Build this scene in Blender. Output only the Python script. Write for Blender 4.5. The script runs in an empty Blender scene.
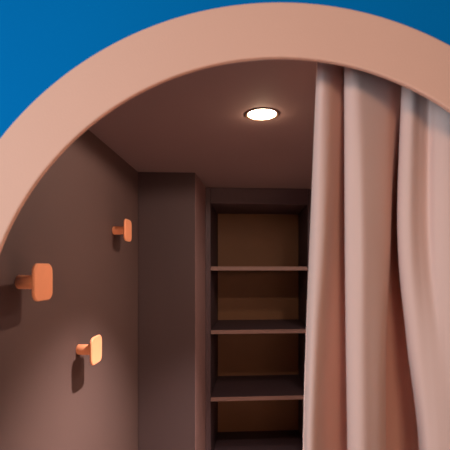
import bpy, bmesh, math
from mathutils import Vector, Matrix

C = bpy.context.scene.collection
F = 410.0; CX = 225.0; HY = 268.0; CZ = 1.75      # camera: focal length in px, horizon row, eye height

# ------------------------------------------------------------------ materials
def srgb(r, g, b):
    f = lambda c: (c/12.92 if c <= .04045 else ((c+.055)/1.055)**2.4)
    return (f(r/255), f(g/255), f(b/255), 1)

def mat(name, col, rough=.8, var=.06, scale=6, bump=.0, bscale=200, spec=.3, metal=0):
    m = bpy.data.materials.new(name); m.use_nodes = True
    nt = m.node_tree; b = nt.nodes['Principled BSDF']
    b.inputs['Roughness'].default_value = rough
    b.inputs['Specular IOR Level'].default_value = spec
    b.inputs['Metallic'].default_value = metal
    tc = nt.nodes.new('ShaderNodeTexCoord')
    n = nt.nodes.new('ShaderNodeTexNoise'); n.inputs['Scale'].default_value = scale
    n.inputs['Detail'].default_value = 4
    nt.links.new(tc.outputs['Object'], n.inputs['Vector'])
    r = nt.nodes.new('ShaderNodeMix'); r.data_type = 'RGBA'
    r.inputs['A'].default_value = tuple(c*(1-var) for c in col[:3])+(1,)
    r.inputs['B'].default_value = tuple(min(1, c*(1+var)) for c in col[:3])+(1,)
    nt.links.new(n.outputs['Fac'], r.inputs['Factor'])
    nt.links.new(r.outputs['Result'], b.inputs['Base Color'])
    if bump:
        n2 = nt.nodes.new('ShaderNodeTexNoise'); n2.inputs['Scale'].default_value = bscale
        nt.links.new(tc.outputs['Object'], n2.inputs['Vector'])
        bp = nt.nodes.new('ShaderNodeBump'); bp.inputs['Strength'].default_value = bump
        bp.inputs['Distance'].default_value = .002
        nt.links.new(n2.outputs['Fac'], bp.inputs['Height'])
        nt.links.new(bp.outputs['Normal'], b.inputs['Normal'])
    return m

M = {}
M['blue']   = mat('blue_wall_paint', srgb(0, 107, 170), .9, .03, 3, .1, spec=.03)
M['pink']   = mat('terracotta_pink_paint', srgb(222, 168, 145), .75, .03, 5, .15)
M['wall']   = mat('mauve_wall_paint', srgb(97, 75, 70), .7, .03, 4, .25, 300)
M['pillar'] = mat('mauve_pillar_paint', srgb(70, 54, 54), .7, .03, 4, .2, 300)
M['lit_side']   = mat('mauve_pillar_lit_side', srgb(140, 108, 104), .6, .03, 4)  # pillar colour lightened: light on its side face is in the paint
M['ceil']   = mat('mauve_ceiling_paint', srgb(130, 106, 104), .8, .03, 4, .15, 300)
M['floor']  = mat('pale_vinyl_floor', srgb(195, 165, 148), .6, .08, 10, .1)
M['case']   = mat('dark_plum_laminate', srgb(74, 56, 60), .55, .05, 8)
M['back']   = mat('dark_brown_back_board', srgb(116, 78, 50), .6, .08, 8)
M['edge']   = mat('lit_shelf_edge', srgb(128, 98, 90), .5, .04, 8)  # lighter than the shelves: front light on their edges put into the colour
M['peg']    = mat('orange_lacquered_wood', srgb(248, 162, 118), .5, .05, 25, .1, 90, .4)
M['ring']   = mat('white_downlight_rim', srgb(105, 78, 62), .5, .02, 5, spec=.5)
M['rail']   = mat('dark_rail_metal', srgb(70, 62, 60), .4, .02, 5, metal=.8)

# curtain cloth: woven, a little light passes through
def cloth():
    m = mat('blush_velvet_cloth', srgb(228, 186, 172), .9, .04, 3, .35, 700, .15)
    nt = m.node_tree; b = nt.nodes['Principled BSDF']
    b.inputs['Sheen Weight'].default_value = .12
    b.inputs['Sheen Roughness'].default_value = .5
    b.inputs['Sheen Tint'].default_value = (1, .85, .82, 1)
    tr = nt.nodes.new('ShaderNodeBsdfTranslucent'); tr.inputs['Color'].default_value = srgb(215, 128, 60)
    mx = nt.nodes.new('ShaderNodeMixShader'); mx.inputs[0].default_value = .08
    out = [n for n in nt.nodes if n.type == 'OUTPUT_MATERIAL'][0]
    nt.links.new(b.outputs[0], mx.inputs[1]); nt.links.new(tr.outputs[0], mx.inputs[2])
    nt.links.new(mx.outputs[0], out.inputs['Surface'])
    return m
M['cloth'] = cloth()

def emis(name, col, s):
    m = bpy.data.materials.new(name); m.use_nodes = True
    b = m.node_tree.nodes['Principled BSDF']
    b.inputs['Base Color'].default_value = (.9, .9, .85, 1)
    b.inputs['Emission Color'].default_value = col
    b.inputs['Emission Strength'].default_value = s
    return m
M['glow'] = emis('warm_white_diffuser', (1, .76, .55, 1), 30)

# ------------------------------------------------------------------ helpers
def link(name, bm, m, parent=None, smooth=False, bevel=0, seg=2):
    bmesh.ops.recalc_face_normals(bm, faces=bm.faces)
    me = bpy.data.meshes.new(name); bm.to_mesh(me); bm.free()
    me.materials.append(m)
    if smooth:
        for p in me.polygons: p.use_smooth = True
    o = bpy.data.objects.new(name, me); C.objects.link(o)
    if parent: o.parent = parent
    if bevel:
        b = o.modifiers.new('bevel', 'BEVEL'); b.width = bevel; b.segments = seg
        b.limit_method = 'ANGLE'; b.angle_limit = math.radians(40)
    return o

def struct(o): o['kind'] = 'structure'; return o

def prism(bm, pts, z0, z1):
    """vertical prism over a plan polygon"""
    a = [bm.verts.new((x, y, z0)) for x, y in pts]; b = [bm.verts.new((x, y, z1)) for x, y in pts]
    n = len(pts)
    bm.faces.new(a); bm.faces.new(b)
    for i in range(n): bm.faces.new((a[i], a[(i+1) % n], b[(i+1) % n], b[i]))

def plan(name, pts, z0, z1, m, parent=None, bevel=0):
    bm = bmesh.new(); prism(bm, pts, z0, z1); return link(name, bm, m, parent, bevel=bevel)

def thing(name, label, cat, loc, group=None):
    o = bpy.data.objects.new(name, None); C.objects.link(o); o.location = loc
    o.empty_display_size = .05
    o['label'] = label; o['category'] = cat
    if group: o['group'] = group
    return o

# ------------------------------------------------------------------ room shell
CEIL = 2.35
YF = .938                                        # back face of the front partition
wl = lambda y: -.544 + .061*(y-2.56)             # inner face of the left wall
XR = 1.05                                        # inner face of the right wall
P_A = Vector((wl(2.56), 2.56)); P_B = Vector((-.188, 2.575)); P_C = Vector((-.148, 3.04))
u = Vector((1, .07)).normalized(); v = Vector((.068, 1)).normalized()
YB = 4.0

struct(plan('floor', [(-3.2, -3.2), (3.2, -3.2), (3.2, YB+.1), (-3.2, YB+.1)], -.1, 0, M['floor']))
struct(plan('ceiling', [(-.75, YF), (XR+.1, YF), (XR+.1, YB+.1), (-.75, YB+.1)], CEIL, CEIL+.1, M['ceil']))
struct(plan('wall_left', [(wl(YF), YF), (P_A.x, P_A.y), (P_A.x, YB), (P_A.x-.15, YB), (wl(YF)-.1, YF)], 0, CEIL, M['wall']))
struct(plan('wall_right', [(XR, YF), (XR+.1, YF), (XR+.1, YB), (XR, YB)], 0, CEIL, M['wall']))
# boxed-out pillar between the left wall and the shelves
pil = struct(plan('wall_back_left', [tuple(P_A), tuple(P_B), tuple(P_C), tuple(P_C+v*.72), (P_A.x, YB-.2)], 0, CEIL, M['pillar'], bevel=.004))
struct(plan('wall_back', [tuple(P_C+v*.735+u*-.2), tuple(P_C+v*.735+u*1.25), tuple(P_C+v*.83+u*1.25), tuple(P_C+v*.83+u*-.2)], 0, CEIL, M['wall']))

# front partition with the arched opening
AX, AZ = .121, 1.552
RI, RO = .6615, .7830
Y0 = .900
def arch_outline(R, n=96):
    pts = [(AX-R, 0.0)]
    pts += [(AX-R, AZ*k/6) for k in range(1, 6)]
    pts += [(AX-R*math.cos(math.pi*i/n), AZ+R*math.sin(math.pi*i/n)) for i in range(n+1)]
    pts += [(AX+R, AZ*k/6) for k in range(5, 0, -1)] + [(AX+R, 0.0)]
    return pts
def band(bm, inner, outer, y0, y1):
    vs = [[bm.verts.new((p[0], y, p[1])) for p in L] for y in (y0, y1) for L in (inner, outer)]
    fi, fo, bi, bo = vs
    for i in range(len(inner)-1):
        bm.faces.new((fi[i], fi[i+1], fo[i+1], fo[i])); bm.faces.new((bi[i], bi[i+1], bo[i+1], bo[i]))
        bm.faces.new((fi[i], fi[i+1], bi[i+1], bi[i])); bm.faces.new((fo[i], fo[i+1], bo[i+1], bo[i]))
    for k in (0, -1): bm.faces.new((fi[k], fo[k], bo[k], bi[k]))
def to_rect(p, W=2.6, H=3.2):
    x, z = p; dx, dz = x-AX, z-AZ
    if z <= AZ+1e-6: return (AX+math.copysign(W, dx), z)
    t = min(W/abs(dx) if abs(dx) > 1e-6 else 1e9, (H-AZ)/dz)
    return (AX+dx*t, AZ+dz*t)
bm = bmesh.new(); inn = arch_outline(.692)
out = [to_rect(p) for p in inn]
# snap the two samples nearest each top corner onto the corner
for s in (-1, 1):
    c = (AX+s*2.6, 3.2); k = min(range(len(out)), key=lambda i: (out[i][0]-c[0])**2+(out[i][1]-c[1])**2); out[k] = c
band(bm, inn, out, Y0+.012, YF); struct(link('wall_front', bm, M['blue']))
bm = bmesh.new(); band(bm, arch_outline(RI), arch_outline(RO), Y0, Y0+.014)
struct(link('trim_1', bm, M['pink'], bevel=.004, seg=3))

# ------------------------------------------------------------------ built-in shelves
O = P_C.copy(); D = .64; WC = .775
case = thing('built_in_bookcase', 'dark plum open shelving unit built into the niche behind the curtain', 'shelves', (O.x, O.y, 0))
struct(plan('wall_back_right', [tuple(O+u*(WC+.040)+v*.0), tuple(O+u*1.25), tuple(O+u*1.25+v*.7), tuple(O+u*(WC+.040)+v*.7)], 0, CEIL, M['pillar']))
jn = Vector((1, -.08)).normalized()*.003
struct(plan('pillar_lit_side', [tuple(P_B+jn*.2), tuple(P_C+jn*.2), tuple(P_C+jn*1.0), tuple(P_B+jn*1.0)], 0, CEIL-.001, M['lit_side']))  # thin sheet over the pillar's side face, painted lighter as if lit
TOP = CZ + (HY-187)*3.04/F - .004
def cb(name, a0, a1, b0, b1, z0, z1, m, bevel=.0015):
    q = [u*a0+v*b0, u*a1+v*b0, u*a1+v*b1, u*a0+v*b1]
    return plan(name, [tuple(p) for p in q], z0, z1, m, case, bevel)

HB = CZ + (HY-203)*3.04/F
cb('side_panel', .003, .040, .004, D, 0, TOP, M['case'])
cb('side_panel', WC, WC+.037, .004, D, 0, TOP, M['case'])
cb('header_panel', .042, WC-.002, 0.0, .035, HB, TOP, M['case'])
cb('lower_bead', .042, WC-.002, -.006, .02, HB-.001, HB+.012, M['case'])
cb('back_panel', .042, WC-.002, D-.02, D, .02, TOP, M['back'])
cb('top_panel', .042, WC-.002, .036, D-.022, HB+.002, HB+.022, M['case'])
cb('plinth', .042, WC-.002, .03, .05, 0, .07, M['case'])
for row in (268.5, 332.6, 400.3, 468.0, 535, 602):
    z = CZ - (row-HY)*3.03/F
    s = cb('shelf', .042, WC-.002, .012, D-.022, z-.014, z+.014, M['case'])
    e = cb('lit_front_edge', .042, WC-.002, .006, .012, z-.0145, z+.0145, M['edge'], 0)  # strip along the shelf front, coloured as catching the room light
    e.parent = s

# ------------------------------------------------------------------ ceiling downlight
def lathe(bm, prof, n=48, axis='z'):
    rings = []
    for r, z in prof:
        rings.append([bm.verts.new((r*math.cos(2*math.pi*i/n), r*math.sin(2*math.pi*i/n), z)) if axis == 'z' else
                      bm.verts.new((z, r*math.cos(2*math.pi*i/n), r*math.sin(2*math.pi*i/n))) for i in range(n)])
    for a, b in zip(rings, rings[1:]):
        for i in range(n): bm.faces.new((a[i], a[(i+1) % n], b[(i+1) % n], b[i]))
    bm.faces.new(rings[0]); bm.faces.new(rings[-1])
LX, LY = (262-CX)/F*1.60, 1.60
dl = thing('ceiling_downlight', 'round glowing downlight with a thin rim set in the ceiling left of the curtain', 'light', (LX, LY, CEIL))
bm = bmesh.new()
prof = [(.0560, -.001), (.0575, -.0025), (.062, -.0045), (.0665, -.0035), (.0685, -.001)]
n = 64; R_ = [[bm.verts.new((r*math.cos(2*math.pi*i/n), r*math.sin(2*math.pi*i/n), z)) for i in range(n)] for r, z in prof]
for a, b in zip(R_, R_[1:]+R_[:1]):
    for i in range(n): bm.faces.new((a[i], a[(i+1) % n], b[(i+1) % n], b[i]))
link('rim', bm, M['ring'], dl, smooth=True)
bm = bmesh.new(); lathe(bm, [(.0545, -.0005), (.0545, -.0015), (.053, -.002), (.04, -.0025)], 64)
link('diffuser', bm, M['glow'], dl, smooth=False)

L2 = (.80, 2.12)

# ------------------------------------------------------------------ wall pegs
ang = math.atan2(-.061, 1.0)
def rrect(w, h, r, n=6):
    pts = []
    for cx, cy, a0 in ((w/2-r, h/2-r, 0), (-w/2+r, h/2-r, 90), (-w/2+r, -h/2+r, 180), (w/2-r, -h/2+r, 270)):
        for i in range(n+1):
            a = math.radians(a0+90*i/n); pts.append((cx+r*math.cos(a), cy+r*math.sin(a)))
    return pts
L = .070                                          # stand-off of the plate
def make_peg(label):
    t = thing('wall_peg', label, 'wall peg', (0, 0, 0), 'orange pegs on the left wall')
    bm = bmesh.new(); lathe(bm, [(.0205, .0005), (.0212, .0015), (.0212, .02), (.0212, .05), (.0225, L-.001)], 40, 'x')
    link('stem', bm, M['peg'], t, smooth=True).modifiers.new('es', 'EDGE_SPLIT').split_angle = math.radians(50)
    bm = bmesh.new(); th = .010
    lay = []
    for x, ins in ((L, .003), (L+.003, 0), (L+th-.003, 0), (L+th, .003)):
        lay.append([bm.verts.new((x, y, z)) for y, z in rrect(.112-2*ins, .112-2*ins, .026-ins)])
    bm.faces.new(lay[0]); bm.faces.new(lay[-1])
    for a, b in zip(lay, lay[1:]):
        for i in range(len(a)): bm.faces.new((a[i], a[(i+1) % len(a)], b[(i+1) % len(a)], b[i]))
    link('plate', bm, M['peg'], t)
    return t
spots = [(1.240, 282.0, 'largest orange wooden peg with square rounded plate, leftmost and nearest on the left wall'),
         (1.668, 349.5, 'lowest orange wooden peg, in the bright pool of light on the left wall'),
         (2.10, 230.5, 'smallest and highest orange wooden peg, beside the dark far corner of the wall')]
proto = None
for y, row, lab in spots:
    if proto is None: t = proto = make_peg(lab)
    else:
        t = proto.copy(); C.objects.link(t); t['label'] = lab
        for ch in list(proto.children):
            c = ch.copy(); C.objects.link(c); c.parent = t
    t.location = (wl(y), y, CZ-(row-HY)*y/F)
    t.rotation_euler = (0, 0, ang)

# ------------------------------------------------------------------ curtain
# plan sections of the cloth (x column, depth) at several heights; each row lists the same fold points
def X(px, y): return (px-CX)/F*y
SEC = {   # reference row : [(column, depth) ...]
  60:  [(322,1.090),(319,1.070),(318.5,1.050),(324,1.038),(333,1.058),(342,1.10),(347,1.13),(345,1.065),(345.5,1.045),(354,1.028),(366,1.042),(388,1.080),(401,1.115),(406,1.14),(404,1.075),(405,1.052),(414,1.036),(422,1.054),(430,1.070),(438,1.050),(450,1.036),(468,1.045),(485,1.09),(500,1.04),(520,1.05)],
  225: [(318,1.110),(313,1.080),(311,1.055),(318,1.033),(327,1.046),(334,1.12),(347,1.17),(346,1.075),(346,1.040),(357,1.020),(367,1.024),(389,1.086),(390,1.17),(399,1.24),(398,1.10),(399,1.050),(409,1.028),(419,1.042),(428,1.052),(437,1.032),(452,1.016),(470,1.03),(488,1.09),(503,1.03),(525,1.04)],
  340: [(314,1.115),(309,1.085),(306.5,1.055),(313,1.030),(321,1.048),(331,1.12),(347,1.18),(347,1.080),(347,1.038),(358,1.014),(368,1.022),(385,1.076),(385,1.20),(408,1.26),(407,1.100),(408,1.055),(416,1.028),(428,1.022),(437,1.020),(444,1.016),(458,1.008),(475,1.02),(492,1.09),(508,1.03),(530,1.04)],
  450: [(311,1.120),(306,1.090),(303.5,1.055),(309,1.026),(317,1.046),(327,1.13),(348,1.20),(348.5,1.085),(348.5,1.038),(358,1.010),(369,1.018),(385,1.080),(383,1.25),(416,1.30),(419,1.110),(421,1.060),(427,1.026),(436,1.014),(446,1.010),(455,1.008),(466,1.004),(482,1.02),(498,1.09),(514,1.03),(535,1.04)],
}
rows = sorted(SEC)
def world(row):                                    # to plan coordinates, at the mean depth of the sheet
    return [(X(px, y), y) for px, y in SEC[row]]
sec = [(CZ-(r-HY)*1.06/F, world(r)) for r in rows]
sec[0] = (CEIL-.034, sec[0][1])
zb, bb = sec[-1]; zc, bc = sec[-2]
for z, k in ((.86, .5), (.43, .8), (.02, 1.0)):
    sec.append((z, [(x+(x-x2)*k, y+(y-y2)*k*.3) for (x, y), (x2, y2) in zip(bb, bc)]))
def cat(p0, p1, p2, p3, t):
    return tuple(.5*((2*b)+(-a+c)*t+(2*a-5*b+4*c-d)*t*t+(-a+3*b-3*c+d)*t**3) for a, b, c, d in zip(p0, p1, p2, p3))
def spline(P, n):
    out = []
    for i in range(len(P)-1):
        p0 = P[max(i-1, 0)]; p3 = P[min(i+2, len(P)-1)]
        out += [cat(p0, P[i], P[i+1], p3, j/n) for j in range(n)]
    return out+[P[-1]]
cur = thing('curtain', 'blush pink floor-length curtain hanging in deep folds behind the arch', 'curtain', (.6, 1.07, 0))
dense = [(z, spline(P, 8)) for z, P in sec]
NC = len(dense[0][1])
NZ = 12
rows3 = []
cols = [spline([(d[1][i][0], d[1][i][1], d[0]) for d in dense], NZ) for i in range(NC)]
def sheet(cols):
    bm = bmesh.new()
    V = [[bm.verts.new((x-.6, y-1.07, z)) for x, y, z in c] for c in cols]
    for a, b in zip(V, V[1:]):
        for i in range(len(a)-1): bm.faces.new((a[i], a[i+1], b[i+1], b[i]))
    return bm
def solid(o, t):
    s = o.modifiers.new('thick', 'SOLIDIFY'); s.thickness = t; s.offset = 0
c = link('cloth_panel', sheet(cols), M['cloth'], cur, smooth=True); solid(c, .003)
# turned hem down the leading edge
h = link('side_hem', sheet([[(x-.001, y+.001, z) for x, y, z in cc] for cc in cols[:5]]), M['cloth'], cur, smooth=True); solid(h, .0055)
# loose thread end on the hem
zz = CZ-(105-HY)*1.06/F
bm = bmesh.new()
bmesh.ops.create_icosphere(bm, subdivisions=2, radius=.0016, matrix=Matrix.Translation((X(315.6, 1.06)-.6, -.012, zz)))
bmesh.ops.create_cone(bm, segments=8, radius1=.0006, radius2=.0006, depth=.012, cap_ends=True,
    matrix=Matrix.Translation((X(315.6, 1.06)-.6+.002, -.010, zz+.005)) @ Matrix.Rotation(.35, 4, 'Y'))
link('loose_thread', bm, M['ring'], cur)
# rail on the ceiling that carries it
rl = thing('curtain_rail', 'slim dark metal rail fixed to the ceiling above the pink curtain', 'curtain rail', (.57, 1.07, CEIL))
bm = bmesh.new(); prism(bm, [(-.44, -.012), (.44, -.012), (.44, .012), (-.44, .012)], -.014, -.0005)
link('track', bm, M['rail'], rl, bevel=.003)
for i in range(8):
    bm = bmesh.new(); bmesh.ops.create_cone(bm, segments=12, radius1=.004, radius2=.004, depth=.012, cap_ends=True,
        matrix=Matrix.Translation((-.33+i*.1, 0, -.0205)))
    link('glider', bm, M['rail'], rl)

# ------------------------------------------------------------------ lights
def lamp(kind, name, loc, aim, e, col, **kw):
    d = bpy.data.lights.new(name, kind); d.energy = e; d.color = col
    for k_, v_ in kw.items(): setattr(d, k_, v_)
    o = bpy.data.objects.new(name, d); C.objects.link(o); o.location = loc
    o.rotation_euler = (Vector(aim)-Vector(loc)).to_track_quat('-Z', 'Y').to_euler()
    return o
WARM = (1, .70, .50)
lamp('SPOT', 'downlight_beam', (LX, LY, CEIL-.02), (LX, LY, 0), 390, (1, .88, .83), spot_size=math.radians(91), spot_blend=.9, shadow_soft_size=.02)
lamp('SPOT', 'downlight_spill', (LX, LY, CEIL-.02), (LX, LY, 0), 17.5, (1, .80, .68), spot_size=math.radians(176), spot_blend=.15, shadow_soft_size=.018)
lamp('POINT', 'downlight_halo', (LX, LY, CEIL-.035), (LX, LY, 0), .55, (1, .72, .48), shadow_soft_size=.006)
lamp('SPOT', 'added_fill_spill', (*L2, CEIL-.02), (*L2, 0), 22, (1, .84, .72), spot_size=math.radians(168), spot_blend=.5, shadow_soft_size=.05)  # unseen fill without a fitting, added to brighten pillar side and niche
# room in front of the arch
lamp('AREA', 'warm_front_lamp', (0, -1.1, 1.95), (.2, .95, 1.75), 15.5, (1, .66, .44), shape='DISK', size=.35)  # unseen warm lamp at eye height, set by the arch shadow on the curtain
lamp('AREA', 'window_daylight', (-1.8, -1.1, 1.95), (.3, 1.0, 1.5), 55, (.66, .92, 1.1), shape='RECTANGLE', size=.7, size_y=.9)
w = bpy.data.worlds.new('world'); bpy.context.scene.world = w; w.use_nodes = True
bg = w.node_tree.nodes['Background']; bg.inputs[0].default_value = (.8, .62, .52, 1); bg.inputs[1].default_value = .12

# ------------------------------------------------------------------ camera
cd = bpy.data.cameras.new('camera'); cam = bpy.data.objects.new('camera', cd); C.objects.link(cam)
cam.location = (0, 0, CZ); cam.rotation_euler = (math.pi/2, 0, 0)
cd.sensor_width = 36; cd.lens = F/450*36; cd.shift_y = (HY-225)/450
cd.clip_start = .02
cd.dof.use_dof = True; cd.dof.focus_distance = 2.0; cd.dof.aperture_fstop = 4.5
bpy.context.scene.camera = cam
sc = bpy.context.scene
sc.view_settings.view_transform = 'Standard'; sc.view_settings.look = 'None'
